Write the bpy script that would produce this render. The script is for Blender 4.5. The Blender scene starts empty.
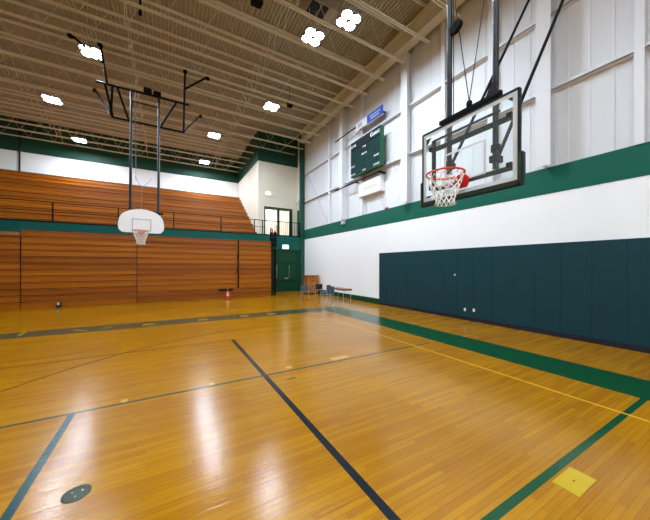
import bpy, bmesh, math, random
from mathutils import Vector, Matrix
random.seed(7)
scn = bpy.context.scene
C = scn.collection
PI = math.pi

# ---------------------------------------------------------------- helpers
def lin(c):
    return tuple(((v/255)/12.92 if v/255 <= 0.04045 else ((v/255+0.055)/1.055)**2.4) for v in c) + (1,)

class MB:
    """collects shapes into one mesh"""
    def __init__(s):
        s.v = []; s.f = []
    def box(s, x0, x1, y0, y1, z0, z1):
        n = len(s.v)
        s.v += [(x0,y0,z0),(x1,y0,z0),(x1,y1,z0),(x0,y1,z0),(x0,y0,z1),(x1,y0,z1),(x1,y1,z1),(x0,y1,z1)]
        s.f += [tuple(n+i for i in q) for q in ((0,3,2,1),(4,5,6,7),(0,1,5,4),(1,2,6,5),(2,3,7,6),(3,0,4,7))]
        return s
    def prism(s, pts, z0, z1, axis='z'):
        """closed outline pts (a,b) extruded along axis"""
        n = len(s.v); k = len(pts)
        def P(a, b, c):
            return {'z': (a,b,c), 'y': (a,c,b), 'x': (c,a,b)}[axis]
        s.v += [P(a,b,z0) for a,b in pts] + [P(a,b,z1) for a,b in pts]
        s.f.append(tuple(n+i for i in range(k))[::-1]); s.f.append(tuple(n+k+i for i in range(k)))
        for i in range(k):
            j = (i+1) % k
            s.f.append((n+i, n+j, n+k+j, n+k+i))
        return s
    def tube(s, pts, r, sides=8, closed=False):
        pts = [Vector(p) for p in pts]
        n = len(s.v); m = len(pts)
        up = None
        for i, p in enumerate(pts):
            if closed: t = pts[(i+1) % m] - pts[i-1]
            else: t = pts[min(i+1, m-1)] - pts[max(i-1, 0)]
            t.normalize()
            if up is None:
                a = Vector((0,0,1)) if abs(t.z) < 0.9 else Vector((1,0,0))
                up = (a - t*a.dot(t)).normalized()
            else:
                up = (up - t*up.dot(t)).normalized()
            w = t.cross(up)
            for k in range(sides):
                a = 2*PI*(k+0.5)/sides
                s.v.append(tuple(p + (up*math.cos(a) + w*math.sin(a))*r))
        rng = m if closed else m-1
        for i in range(rng):
            j = (i+1) % m
            for k in range(sides):
                l = (k+1) % sides
                s.f.append((n+i*sides+k, n+i*sides+l, n+j*sides+l, n+j*sides+k))
        if not closed:
            s.f.append(tuple(n+k for k in range(sides))[::-1])
            s.f.append(tuple(n+(m-1)*sides+k for k in range(sides)))
        return s
    def bar(s, a, b, w, h):
        """rectangular bar between a and b"""
        a = Vector(a); b = Vector(b); t = (b-a).normalized()
        q = Vector((0,0,1)) if abs(t.z) < 0.95 else Vector((0,1,0))
        u = (q - t*q.dot(t)).normalized(); v = t.cross(u)
        n = len(s.v)
        for p in (a, b):
            for i, j in ((-1,-1),(1,-1),(1,1),(-1,1)):
                s.v.append(tuple(p + v*(i*w/2) + u*(j*h/2)))
        s.f += [tuple(n+i for i in qd) for qd in ((0,3,2,1),(4,5,6,7),(0,1,5,4),(1,2,6,5),(2,3,7,6),(3,0,4,7))]
        return s
    def lathe(s, prof, cx=0, cy=0, sides=20, cap=True):
        n = len(s.v); m = len(prof)
        for r, z in prof:
            for k in range(sides):
                a = 2*PI*k/sides
                s.v.append((cx+r*math.cos(a), cy+r*math.sin(a), z))
        for i in range(m-1):
            for k in range(sides):
                l = (k+1) % sides
                s.f.append((n+i*sides+k, n+i*sides+l, n+(i+1)*sides+l, n+(i+1)*sides+k))
        if cap:
            s.f.append(tuple(n+k for k in range(sides))[::-1])
            s.f.append(tuple(n+(m-1)*sides+k for k in range(sides)))
        return s
    def quad(s, a, b, c, d):
        n = len(s.v); s.v += [a,b,c,d]; s.f.append((n,n+1,n+2,n+3)); return s
    def build(s, name, mat, parent=None, smooth=False, bevel=0):
        me = bpy.data.meshes.new(name)
        me.from_pydata(s.v, [], s.f)
        bm = bmesh.new(); bm.from_mesh(me)
        bmesh.ops.recalc_face_normals(bm, faces=bm.faces)
        if bevel:
            bmesh.ops.bevel(bm, geom=list(bm.edges), offset=bevel, segments=2, affect='EDGES', clamp_overlap=True)
        bm.to_mesh(me); bm.free()
        if smooth:
            me.shade_smooth()
            try: me.set_sharp_from_angle(angle=math.radians(40))
            except Exception: pass
        me.materials.append(mat)
        o = bpy.data.objects.new(name, me); C.objects.link(o)
        if parent: o.parent = parent
        return o

def empty(name, label, cat, loc=(0,0,0), rz=0, group=None, kind=None):
    o = bpy.data.objects.new(name, None); C.objects.link(o)
    o.location = loc; o.rotation_euler = (0,0,rz); o.empty_display_size = .1
    return tag(o, label, cat, group, kind)
def tag(o, label, cat, group=None, kind=None):
    if label: o['label'] = label
    if cat: o['category'] = cat
    if group: o['group'] = group
    if kind: o['kind'] = kind
    return o
def struct(o, label=None, cat=None, group=None):
    return tag(o, label, cat, group, 'structure')
def copy_tree(o, parent=None):
    kids = [c for c in bpy.data.objects if c.parent == o]
    c = o.copy(); C.objects.link(c)
    if parent: c.parent = parent
    for k in kids: copy_tree(k, c)
    return c

# ---------------------------------------------------------------- materials
def nt(name):
    m = bpy.data.materials.new(name); m.use_nodes = True
    t = m.node_tree; b = t.nodes['Principled BSDF']
    return m, t, b
def N(t, typ, **kw):
    n = t.nodes.new(typ)
    for k, v in kw.items():
        setattr(n, k, v)
    return n
def plain(name, col, rough=.6, metal=0, spec=.5, var=.06, scale=4, bump=0, bscale=60):
    m, t, b = nt(name)
    b.inputs['Roughness'].default_value = rough
    b.inputs['Metallic'].default_value = metal
    b.inputs['Specular IOR Level'].default_value = spec
    tc = N(t, 'ShaderNodeTexCoord')
    ns = N(t, 'ShaderNodeTexNoise'); ns.inputs['Scale'].default_value = scale; ns.inputs['Detail'].default_value = 4
    t.links.new(tc.outputs['Object'], ns.inputs['Vector'])
    mx = N(t, 'ShaderNodeMix', data_type='RGBA')
    c = lin(col)
    mx.inputs['A'].default_value = tuple(v*(1-var) for v in c[:3]) + (1,)
    mx.inputs['B'].default_value = tuple(min(1, v*(1+var)) for v in c[:3]) + (1,)
    t.links.new(ns.outputs['Fac'], mx.inputs['Factor'])
    t.links.new(mx.outputs['Result'], b.inputs['Base Color'])
    if bump:
        n2 = N(t, 'ShaderNodeTexNoise'); n2.inputs['Scale'].default_value = bscale
        t.links.new(tc.outputs['Object'], n2.inputs['Vector'])
        bp = N(t, 'ShaderNodeBump'); bp.inputs['Strength'].default_value = bump; bp.inputs['Distance'].default_value = .01
        t.links.new(n2.outputs['Fac'], bp.inputs['Height']); t.links.new(bp.outputs['Normal'], b.inputs['Normal'])
    return m

def floor_bump(t, b, tc):
    """slight cupping of the strips, which stretches reflections"""
    mp = N(t, 'ShaderNodeMapping'); mp.inputs['Scale'].default_value = (1.1, 30, 1)
    ns = N(t, 'ShaderNodeTexNoise'); ns.inputs['Scale'].default_value = 1; ns.inputs['Detail'].default_value = 2
    t.links.new(tc.outputs['Object'], mp.inputs['Vector']); t.links.new(mp.outputs['Vector'], ns.inputs['Vector'])
    bp = N(t, 'ShaderNodeBump'); bp.inputs['Strength'].default_value = .8; bp.inputs['Distance'].default_value = .0028
    t.links.new(ns.outputs['Fac'], bp.inputs['Height'])
    t.links.new(bp.outputs['Normal'], b.inputs['Normal'])

def floor_mat():
    m, t, b = nt('maple strip floor')
    tc = N(t, 'ShaderNodeTexCoord')
    br = N(t, 'ShaderNodeTexBrick'); br.offset = 0; br.offset_frequency = 2; br.squash = 1
    br.inputs['Scale'].default_value = 1
    br.inputs['Brick Width'].default_value = 1.35
    br.inputs['Row Height'].default_value = .0572
    br.inputs['Mortar Size'].default_value = .0016
    br.inputs['Mortar Smooth'].default_value = .3
    br.inputs['Bias'].default_value = 0
    br.inputs['Color1'].default_value = lin(FL1); br.inputs['Color2'].default_value = lin(FL2)
    br.inputs['Mortar'].default_value = lin((120, 70, 6))
    sx = N(t, 'ShaderNodeSeparateXYZ'); t.links.new(tc.outputs['Object'], sx.inputs[0])
    dv = N(t, 'ShaderNodeMath', operation='DIVIDE'); dv.inputs[1].default_value = .0572
    fr = N(t, 'ShaderNodeMath', operation='FLOOR'); wn = N(t, 'ShaderNodeTexWhiteNoise', noise_dimensions='1D')
    ml = N(t, 'ShaderNodeMath', operation='MULTIPLY_ADD'); ml.inputs[1].default_value = 2.7
    cx = N(t, 'ShaderNodeCombineXYZ')
    t.links.new(sx.outputs['Y'], dv.inputs[0]); t.links.new(dv.outputs[0], fr.inputs[0]); t.links.new(fr.outputs[0], wn.inputs['W'])
    t.links.new(wn.outputs['Value'], ml.inputs[0]); t.links.new(sx.outputs['X'], ml.inputs[2])
    t.links.new(ml.outputs[0], cx.inputs['X']); t.links.new(sx.outputs['Y'], cx.inputs['Y'])
    t.links.new(cx.outputs[0], br.inputs['Vector'])
    # grain
    mp = N(t, 'ShaderNodeMapping'); mp.inputs['Scale'].default_value = (1.6, 46, 1)
    ns = N(t, 'ShaderNodeTexNoise'); ns.inputs['Scale'].default_value = 1; ns.inputs['Detail'].default_value = 5
    t.links.new(tc.outputs['Object'], mp.inputs['Vector']); t.links.new(mp.outputs['Vector'], ns.inputs['Vector'])
    rp = N(t, 'ShaderNodeValToRGB'); rp.color_ramp.elements[0].position = .3; rp.color_ramp.elements[1].position = .7
    rp.color_ramp.elements[0].color = (.8,.76,.7,1); rp.color_ramp.elements[1].color = (1.0,1.0,1.0,1)
    t.links.new(ns.outputs['Fac'], rp.inputs['Fac'])
    mu = N(t, 'ShaderNodeMix', data_type='RGBA', blend_type='MULTIPLY'); mu.inputs['Factor'].default_value = .8
    t.links.new(br.outputs['Color'], mu.inputs['A']); t.links.new(rp.outputs['Color'], mu.inputs['B'])
    # broad wear patches
    n2 = N(t, 'ShaderNodeTexNoise'); n2.inputs['Scale'].default_value = .55; n2.inputs['Detail'].default_value = 5
    t.links.new(tc.outputs['Object'], n2.inputs['Vector'])
    r2 = N(t, 'ShaderNodeValToRGB'); r2.color_ramp.elements[0].position = .35; r2.color_ramp.elements[1].position = .65
    r2.color_ramp.elements[0].color = (.88,.86,.82,1); r2.color_ramp.elements[1].color = (1,1,1,1)
    t.links.new(n2.outputs['Fac'], r2.inputs['Fac'])
    m2 = N(t, 'ShaderNodeMix', data_type='RGBA', blend_type='MULTIPLY'); m2.inputs['Factor'].default_value = 1
    t.links.new(mu.outputs['Result'], m2.inputs['A']); t.links.new(r2.outputs['Color'], m2.inputs['B'])
    t.links.new(m2.outputs['Result'], b.inputs['Base Color'])
    b.inputs['Roughness'].default_value = FLR
    b.inputs['Specular IOR Level'].default_value = .3
    floor_bump(t, b, tc)
    return m
def paint_line(name, col):
    m, t, b = nt(name)
    tc = N(t, 'ShaderNodeTexCoord')
    ns = N(t, 'ShaderNodeTexNoise'); ns.inputs['Scale'].default_value = 9; ns.inputs['Detail'].default_value = 6
    t.links.new(tc.outputs['Object'], ns.inputs['Vector'])
    mx = N(t, 'ShaderNodeMix', data_type='RGBA'); c = lin(col)
    mx.inputs['A'].default_value = tuple(v*.8 for v in c[:3])+(1,); mx.inputs['B'].default_value = c
    t.links.new(ns.outputs['Fac'], mx.inputs['Factor']); t.links.new(mx.outputs['Result'], b.inputs['Base Color'])
    b.inputs['Roughness'].default_value = FLR
    b.inputs['Specular IOR Level'].default_value = .3
    floor_bump(t, b, tc)
    return m
def wood(name, c1, c2, rough=.35, sc=(.35, 6, 14)):
    m, t, b = nt(name)
    tc = N(t, 'ShaderNodeTexCoord')
    mp = N(t, 'ShaderNodeMapping'); mp.inputs['Scale'].default_value = sc
    ns = N(t, 'ShaderNodeTexNoise'); ns.inputs['Scale'].default_value = 1; ns.inputs['Detail'].default_value = 6
    t.links.new(tc.outputs['Object'], mp.inputs['Vector']); t.links.new(mp.outputs['Vector'], ns.inputs['Vector'])
    rp = N(t, 'ShaderNodeValToRGB'); rp.color_ramp.elements[0].position = .32; rp.color_ramp.elements[1].position = .68
    rp.color_ramp.elements[0].color = lin(c1); rp.color_ramp.elements[1].color = lin(c2)
    t.links.new(ns.outputs['Fac'], rp.inputs['Fac'])
    t.links.new(rp.outputs['Color'], b.inputs['Base Color'])
    b.inputs['Roughness'].default_value = rough
    b.inputs['Specular IOR Level'].default_value = .35
    return m
def emit(name, col, s):
    m, t, b = nt(name)
    b.inputs['Base Color'].default_value = (0,0,0,1)
    b.inputs['Emission Color'].default_value = lin(col); b.inputs['Emission Strength'].default_value = s
    return m
def glass_mat(name, haze=.12, tint=(250,254,254)):
    m, t, b = nt(name)
    t.nodes.remove(b)
    out = [n for n in t.nodes if n.type == 'OUTPUT_MATERIAL'][0]
    tr = N(t, 'ShaderNodeBsdfTransparent'); tr.inputs['Color'].default_value = lin(tint)
    gl = N(t, 'ShaderNodeBsdfGlossy'); gl.inputs['Roughness'].default_value = .03
    df = N(t, 'ShaderNodeBsdfDiffuse'); df.inputs['Color'].default_value = (.85,.95,.96,1)
    lw = N(t, 'ShaderNodeLayerWeight'); lw.inputs['Blend'].default_value = .5
    pw = N(t, 'ShaderNodeMath', operation='POWER'); pw.inputs[1].default_value = 4; t.links.new(lw.outputs['Facing'], pw.inputs[0])
    fr = N(t, 'ShaderNodeMath', operation='MULTIPLY_ADD'); fr.inputs[1].default_value = .5; fr.inputs[2].default_value = .02; t.links.new(pw.outputs[0], fr.inputs[0])
    m1 = N(t, 'ShaderNodeMixShader'); m1.inputs[0].default_value = haze
    m2 = N(t, 'ShaderNodeMixShader')
    t.links.new(tr.outputs[0], m1.inputs[1]); t.links.new(df.outputs[0], m1.inputs[2])
    t.links.new(fr.outputs[0], m2.inputs[0]); t.links.new(m1.outputs[0], m2.inputs[1]); t.links.new(gl.outputs[0], m2.inputs[2])
    t.links.new(m2.outputs[0], out.inputs['Surface'])
    return m

FL1, FL2, FLR = (180,126,0), (162,106,0), .19
M = {}
M['floor'] = floor_mat()
M['line_dark'] = paint_line('line navy', (16,26,34))
M['line_teal'] = paint_line('line teal', (22,66,66))
M['line_thin'] = paint_line('line grey green', (58,74,52))
M['line_green'] = paint_line('line green', (10,72,38))
M['line_brown'] = paint_line('line worn brown', (110,70,22))
M['line_yellow'] = paint_line('line yellow', (222,160,36))
M['patch_dull'] = paint_line('patch dull yellow', (160,134,36))
M['patch_pale'] = paint_line('patch pale tape', (206,156,66))
M['patch_yellow'] = paint_line('patch yellow', (190,160,26))
M['white_wall'] = plain('white masonry paint', (248,250,252), .55, var=.02, scale=1.2, bump=.12, bscale=9)
M['cream_wall'] = plain('cream wall paint', (234,227,208), .6, var=.03, scale=1.2)
M['metal_panel'] = plain('white metal wall panel', (224,225,228), .5, var=.03, scale=.7)
M['column'] = plain('white painted steel', (228,229,232), .45, var=.03, scale=1)
M['joist'] = plain('cream painted joist steel', (222,214,190), .55, var=.06, scale=2)
M['deck'] = plain('cream painted roof deck', (176,168,146), .6, var=.05, scale=1)
M['stripe'] = plain('green stripe paint', (2,92,74), .55, spec=.25, var=.05, scale=1)
M['teal'] = plain('teal fascia paint', (6,88,78), .55, spec=.25, var=.06, scale=1)
M['green_dark'] = plain('dark green paint', (4,66,38), .5, spec=.25, var=.08, scale=2)
M['green_band'] = plain('upper green band paint', (4,72,56), .55, var=.06, scale=1)
M['pad'] = plain('slate green vinyl', (16,58,66), .5, spec=.25, var=.05, scale=1.5, bump=.05, bscale=120)
M['black'] = plain('black painted steel', (10,10,12), .65, spec=.12, var=.1)
M['gun'] = plain('dark blue grey steel', (16,20,26), .45, spec=.3, metal=0, var=.08)
M['rubber'] = plain('black base strip', (10,14,20), .6)
M['navy_base'] = plain('navy base strip', (14,20,34), .5)
M['bleacher'] = wood('varnished bleacher board', (156,85,0), (184,108,0), .42)
M['bleacher_dark'] = wood('darker bleacher board', (138,72,0), (164,90,0), .42)
M['bleacher_up'] = wood('upper bleacher board', (130,70,0), (158,92,0), .4)
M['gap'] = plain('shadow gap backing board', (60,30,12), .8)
M['chrome'] = plain('brushed steel', (200,204,206), .3, metal=.9)
M['white'] = plain('white enamel', (240,240,242), .35, var=.02)
M['grey_line'] = plain('grey marking', (170,186,196), .5)
M['orange'] = plain('orange rim steel', (226,62,24), .4)
M['red'] = plain('red plastic', (206,24,34), .4)
M['dark_red'] = plain('dark red plastic', (120,18,28), .5)
M['net'] = plain('white net cord', (236,234,232), .8)
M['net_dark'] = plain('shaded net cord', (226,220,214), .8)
M['padgreen'] = plain('dark green board padding', (16,44,28), .5)
M['glass'] = glass_mat('backboard glass', .035)
def translucent(name, col):
    m, t, b = nt(name); t.nodes.remove(b)
    out = [n for n in t.nodes if n.type == 'OUTPUT_MATERIAL'][0]
    d = N(t, 'ShaderNodeBsdfDiffuse'); d.inputs['Color'].default_value = lin(col)
    r = N(t, 'ShaderNodeBsdfTranslucent'); r.inputs['Color'].default_value = lin(col)
    p = N(t, 'ShaderNodeBsdfTransparent')
    a = N(t, 'ShaderNodeMixShader'); a.inputs[0].default_value = .65
    c = N(t, 'ShaderNodeMixShader'); c.inputs[0].default_value = .15
    t.links.new(d.outputs[0], a.inputs[1]); t.links.new(r.outputs[0], a.inputs[2])
    t.links.new(a.outputs[0], c.inputs[1]); t.links.new(p.outputs[0], c.inputs[2])
    t.links.new(c.outputs[0], out.inputs['Surface'])
    return m
M['board_white'] = translucent('white paint on glass', (250,250,250))
M['window_glass'] = glass_mat('door glass', .04)
M['score'] = plain('scoreboard face green', (10,50,48), .7, spec=.15, var=.05)
M['score_head'] = plain('scoreboard header slate', (24,34,42), .7, spec=.15)
M['score_side'] = plain('scoreboard green case', (8,84,50), .45)
M['digit'] = plain('unlit digit window', (20,44,38), .7, spec=.1)
M['blue'] = plain('blue sign face', (24,70,178), .4)
M['sign_grey'] = plain('pale grey marking', (176,186,200), .5)
M['cable_grey'] = plain('dull grey cable', (110,112,114), .6)
M['chair_blue'] = plain('blue grey moulded plastic', (62,82,104), .45)
M['chair_black'] = plain('black moulded plastic', (18,18,22), .45)
M['brown_top'] = wood('brown laminate', (110,78,64), (140,104,86), .35, (6,1,6))
M['cabinet'] = wood('oak cabinet', (146,90,44), (184,124,70), .4, (8,8,1.5))
M['lamp'] = emit('lamp glow', (226,240,255), 72)
M['housing'] = plain('fixture housing', (150,150,150), .5)
M['exit'] = emit('lit exit sign face', (255,170,160), 1.0)
M['exit_white'] = emit('lit white sign face', (240,250,245), 1.2)
M['hall'] = plain('hallway paint', (240,230,226), .6)
M['hall_pink'] = plain('hallway pink panel', (226,170,160), .6)
M['duct'] = plain('beige unit heater', (170,156,134), .6)
M['dark_grille'] = plain('dark grille', (24,20,18), .6)

# ---------------------------------------------------------------- dimensions (metres; camera stands at the origin)
XR = 9.5; XL = -14.0; YF = -12.0; YD = 20.0; YB = 28.2; XS = 6.19; YL = 21.3; ZT = 12.42; ZBAL = 4.2

# ---------------------------------------------------------------- floor and its painted lines
fl = struct(MB().box(XL, XR+.1, YF, YD+.3, -.12, 0).build('floor', M['floor']), 'glossy orange maple strip gym floor with painted court lines', 'floor')
LZ = [.0010]
def strip(x0, x1, y0, y1, mat, name='court_line', label=None):
    LZ[0] += .00008
    o = MB().box(x0, x1, y0, y1, -.001, LZ[0]).build(name, M[mat], fl)
    if label: o['label'] = label
    return o
def poly_strip(pts, w, mat, label=None):
    mb = MB(); L = []; R = []; LZ[0] += .00008; z = LZ[0]
    for i, p in enumerate(pts):
        a = Vector(pts[max(i-1, 0)]); b = Vector(pts[min(i+1, len(pts)-1)])
        t = (b-a).normalized(); n = Vector((-t.y, t.x))
        L.append(Vector(p)+n*w/2); R.append(Vector(p)-n*w/2)
    for i in range(len(pts)-1):
        mb.quad((L[i].x,L[i].y,z),(R[i].x,R[i].y,z),(R[i+1].x,R[i+1].y,z),(L[i+1].x,L[i+1].y,z))
    o = mb.build('court_line', M[mat], fl)
    if label: o['label'] = label
strip(6.12, 7.18, YF, 11.45, 'line_green', name='court_border', label='wide green border along the padded wall')
strip(XL, 6.12, 10.55, 11.45, 'line_thin', name='court_border', label='wide green border before the bleachers, coloured olive for its reflection')  # reflection on the green band is put into its colour as darker olive
strip(1.49, 1.575, -6, 7.62, 'line_dark', label='dark navy court line running towards the bleachers')
strip(XL, 5.85, 4.815, 4.865, 'line_thin', label='thin grey green line crossing the court')
strip(XL, 1.575, 7.59, 7.63, 'line_brown', label='thin worn brown line meeting the navy line')
strip(-1.105, -1.03, -6, 4.82, 'line_teal', label='teal court line at left')
strip(-3, 6.15, 1.2, 1.272, 'line_green', label='green line joining the wide green border')
strip(5.27, 5.315, -6, 8.7, 'line_yellow', label='thin yellow line beside the green border')
# large arc, three points fix the circle
def arc(p1, p2, p3, n=40):
    ax,ay = p1; bx,by = p2; cx,cy = p3
    d = 2*(ax*(by-cy)+bx*(cy-ay)+cx*(ay-by))
    ux = ((ax*ax+ay*ay)*(by-cy)+(bx*bx+by*by)*(cy-ay)+(cx*cx+cy*cy)*(ay-by))/d
    uy = ((ax*ax+ay*ay)*(cx-bx)+(bx*bx+by*by)*(ax-cx)+(cx*cx+cy*cy)*(bx-ax))/d
    r = math.hypot(ax-ux, ay-uy)
    a0 = math.atan2(ay-uy, ax-ux); a1 = math.atan2(cy-uy, cx-ux)
    am = math.atan2(by-uy, bx-ux)
    while am < a0: am += 2*PI
    while a1 < a0: a1 += 2*PI
    if am > a1: a1 -= 2*PI
    return [(ux+r*math.cos(a0+(a1-a0)*k/n), uy+r*math.sin(a0+(a1-a0)*k/n)) for k in range(n+1)]
poly_strip(arc((-2.6,5.6), (-.95,7.5), (2.6,8.85)), .045, 'line_brown', 'thin worn arc sweeping over the far left floor')
# yellow marks in the far border
def gp(px, py):
    r = (px-325)/279; d = 544/(py-265.8)
    return d*(.4955+.8686*r), d*(.8686-.4955*r)
for (a, b) in (((19,336.5),(25,332.0)), ((73,330.4),(87,331.2)), ((103,329.0),(112,327.0))):
    poly_strip([gp(*a), gp(*b)], .1, 'patch_dull', 'yellow stroke in the olive border')
for px, py in ((149,323.6),(203,320.0),(246,317.0),(275,315.2)):
    x, y = gp(px, py)
    strip(x-.16, x+.16, 10.8, 11.1, 'patch_dull', 'floor_mark', 'yellow block in the olive border')
strip(3.04, 3.42, .98, 1.175, 'patch_yellow', 'floor_mark', 'yellow taped rectangle beside the green line')
strip(3.21, 3.245, 1.075, 1.085, 'line_brown', 'floor_mark', 'small dark scuff on the yellow rectangle')
strip(3.0, 3.42, 4.93, 5.06, 'patch_pale', 'floor_mark', 'pale yellow tape beside the thin line')
strip(2.0, 2.12, 4.95, 5.06, 'patch_pale', 'floor_mark', 'small pale yellow tape beside the navy line')
for px, py in ((126,397),(211,382)):
    x, y = gp(px, py); strip(x-.04, x+.04, 4.87, 4.97, 'patch_pale', 'floor_mark', 'tiny yellow tape at the thin line')
strip(1.8, 1.97, 4.46, 4.49, 'line_dark', 'floor_mark', 'short dark tape right of the navy line')

# floor socket plate
x, y = gp(77, 494)
fp = empty('floor_socket', 'small round greenish metal socket cover set in the floor, front left', 'floor socket', (x, y, 0))
MB().lathe([(.1,0),(.1,.003),(.094,.005),(.072,.005),(.07,.002),(.0001,.002)], sides=32).build('cover_ring', plain('tarnished brass green', (60,72,58), .5, metal=.3, var=.5, scale=40), fp, smooth=True)
for a in range(3):
    an = a*2*PI/3+.5
    MB().lathe([(.009,.003),(.009,.006),(.006,.007)], .04*math.cos(an), .04*math.sin(an), 14).build('screw_cap', M['chrome'], fp, smooth=True)

# ---------------------------------------------------------------- shell
def S(mb, name, mat, label, cat='wall', parent=None, **k):
    return struct(mb.build(name, M[mat], parent, **k), label, cat)
S(MB().box(XR, XR+.3, YF, YD, 0, 4.75), 'wall_right', 'white_wall', 'bright white masonry lower wall on the right')
# painted stripe on the lower wall, proud ledge
S(MB().box(XR-.012, XR+.17, YF, YD-.1, 4.03, 4.78), 'trim_1', 'stripe', 'green stripe running along the right wall above the padding', 'trim')
# upper metal panel wall with seams
mb = MB().box(XR+.15, XR+.3, YF, YD, 4.75, ZT)
y = YF+.2
while y < YD:
    mb.prism([(XR+.15, y-.03),(XR+.138, y-.012),(XR+.138, y+.012),(XR+.15, y+.03)], 4.78, ZT)
    y += .46
S(mb, 'wall_right_upper', 'metal_panel', 'ribbed white metal panel wall above the green stripe')
for k in range(2):
    z = (6.95, 9.12)[k]
    mb = MB().box(XR-.02, XR+.15, YF, YD-.1, z, z+.02).box(XR-.02, XR, YF, YD-.1, z, z+.09).box(XR-.02, XR+.05, YF, YD-.1, z+.09, z+.1)
    S(mb, 'trim_%d' % (k+2), 'column', ('lower' if k == 0 else 'upper')+' steel girt along the metal panel wall', 'trim')
def column(y, w, d, n, label):
    mb = MB()
    x0 = XR+.15-d
    mb.box(x0, x0+.025, y-w/2, y+w/2, 4.78, 11.58)
    mb.box(XR+.12, XR+.15, y-w/2, y+w/2, 4.78, 11.58)
    mb.box(x0+.025, XR+.12, y-.02, y+.02, 4.78, 11.58)
    struct(mb.build('wall_column', M['column']), label, 'column')
big = [(14.3,'far wide white wall column near the corner'), (9.1,'wide white wall column right of the scoreboard'), (3.8,'wide white wall column right of the glass backboard'), (-1.4,'wide white wall column behind the viewpoint')]
for i, (y, l) in enumerate(big): column(y, .36, .42, i, l)
for y, l in ((7.25,'narrow white wall column left of the glass backboard'), (5.4,'narrow white wall column behind the hoop mast'), (2.0,'narrow white wall column at the right edge'), (12.5,'narrow white wall column behind the scoreboard'),(16.1,'narrow white wall column near the far corner')):
    column(y, .17, .2, 0, l)
# eave beam
mb = MB().box(9.0, 9.42, YF, YD-.1, 11.58, 11.62).box(9.0, 9.42, YF, YD-.1, 12.3, 12.34).box(9.19, 9.22, YF, YD-.1, 11.62, 12.3)
y = YF+1
S(mb, 'ceiling_beam', 'joist', 'deep cream steel beam along the top of the right wall', 'beam')
# corner pier
S(MB().box(9.15, 9.5, YD-.1, YD+.15, 0, ZT), 'trim_4', 'green_band', 'tall dark green corner pier beside the white wall', 'trim')
# green base board between pier and pads
S(MB().box(XR-.03, XR, 11.02, YD-.1, 0, .28), 'baseboard_right', 'green_dark', 'green baseboard between the padding and the corner', 'baseboard')
S(MB().box(XR-.07, XR, YF, 11.0, 0, .13), 'baseboard_right_padding', 'navy_base', 'dark navy base strip below the wall pads', 'baseboard')

# far wall below the balcony with the door
S(MB().box(XL, 7.06, YD, YD+.2, 0, 3.2).box(8.98, 9.5, YD, YD+.2, 0, 3.2).box(7.06, 8.98, YD, YD+.2, 3.1, 3.2), 'wall_back_lower', 'green_dark', 'dark green wall below the balcony')
S(MB().box(XL, 9.15, YD-.06, YD+.2, 3.2, ZBAL), 'trim_5', 'teal', 'teal green balcony fascia above the bleachers', 'trim')
S(MB().box(XL, 9.15, YD+.2, YL+.4, ZBAL-.25, ZBAL), 'balcony_floor', 'green_dark', 'balcony floor behind the railing', 'floor')
S(MB().box(XL, XS, YB, YB+.2, 3.9, 10.1), 'wall_back', 'white_wall', 'white back wall above the upper bleachers')
S(MB().box(XL, XS, YB-.03, YB+.2, 10.1, ZT), 'trim_6', 'green_band', 'dark green band at the top of the back wall', 'trim')
S(MB().box(XS, XS+.2, YL+.2, YB, 3.9, 10.1), 'wall_balcony_side', 'cream_wall', 'white side wall at the end of the upper bleachers')
S(MB().box(XS-.03, XS+.2, YL-.03, YB, 10.1, ZT), 'trim_7', 'green_band', 'dark green band on the side wall of the upper bleachers', 'trim')
# landing wall with glazed opening  px264-292
DX0, DX1, DZ = 6.66, 9.03, 6.62
mb = MB().box(XS, DX0, YL, YL+.2, ZBAL-.3, 10.1).box(DX1, XR, YL, YL+.2, ZBAL-.3, 10.1).box(DX0, DX1, YL, YL+.2, DZ, 10.1)
S(mb, 'wall_landing', 'cream_wall', 'cream wall of the balcony landing around the glazed doors')
S(MB().box(XS+.17, XR, YL-.03, YL+.2, 10.1, ZT), 'trim_8', 'green_band', 'dark green band above the balcony landing', 'trim')
S(MB().box(XR, XR+.2, YD, YL+2.7, 3.9, ZT), 'wall_landing_side', 'cream_wall', 'short white side wall at the right of the landing')
# glazed doors
dr = struct(empty('door_1', None, None), 'dark green framed glazed double doors on the balcony landing', 'door')
m2 = MB(); f = .07
m2.box(DX0, DX0+f, YL-.02, YL+.12, ZBAL, DZ).box(DX1-f, DX1, YL-.02, YL+.12, ZBAL, DZ).box(DX0, DX1, YL-.02, YL+.12, DZ-.1, DZ)
m2.box((DX0+DX1)/2-.05, (DX0+DX1)/2+.05, YL-.02, YL+.12, ZBAL, DZ-.1)
m2.build('door_frame', M['green_dark'], dr)
for k, (a, b) in enumerate(((DX0+f, (DX0+DX1)/2-.05), ((DX0+DX1)/2+.05, DX1-f))):
    q = MB().box(a, a+.05, YL+.03, YL+.08, ZBAL+.02, DZ-.12).box(b-.05-(.12 if k else 0), b, YL+.03, YL+.08, ZBAL+.02, DZ-.12).box(a+.05, b-.05, YL+.03, YL+.08, DZ-.2, DZ-.12).box(a+.05, b-.05, YL+.03, YL+.08, ZBAL+.02, ZBAL+.2)
    q.build('door_stile', M['green_dark'], dr)
    MB().box(a+.05, b-.05, YL+.05, YL+.056, ZBAL+.2, DZ-.2).build('pane', M['window_glass'], dr)
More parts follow.
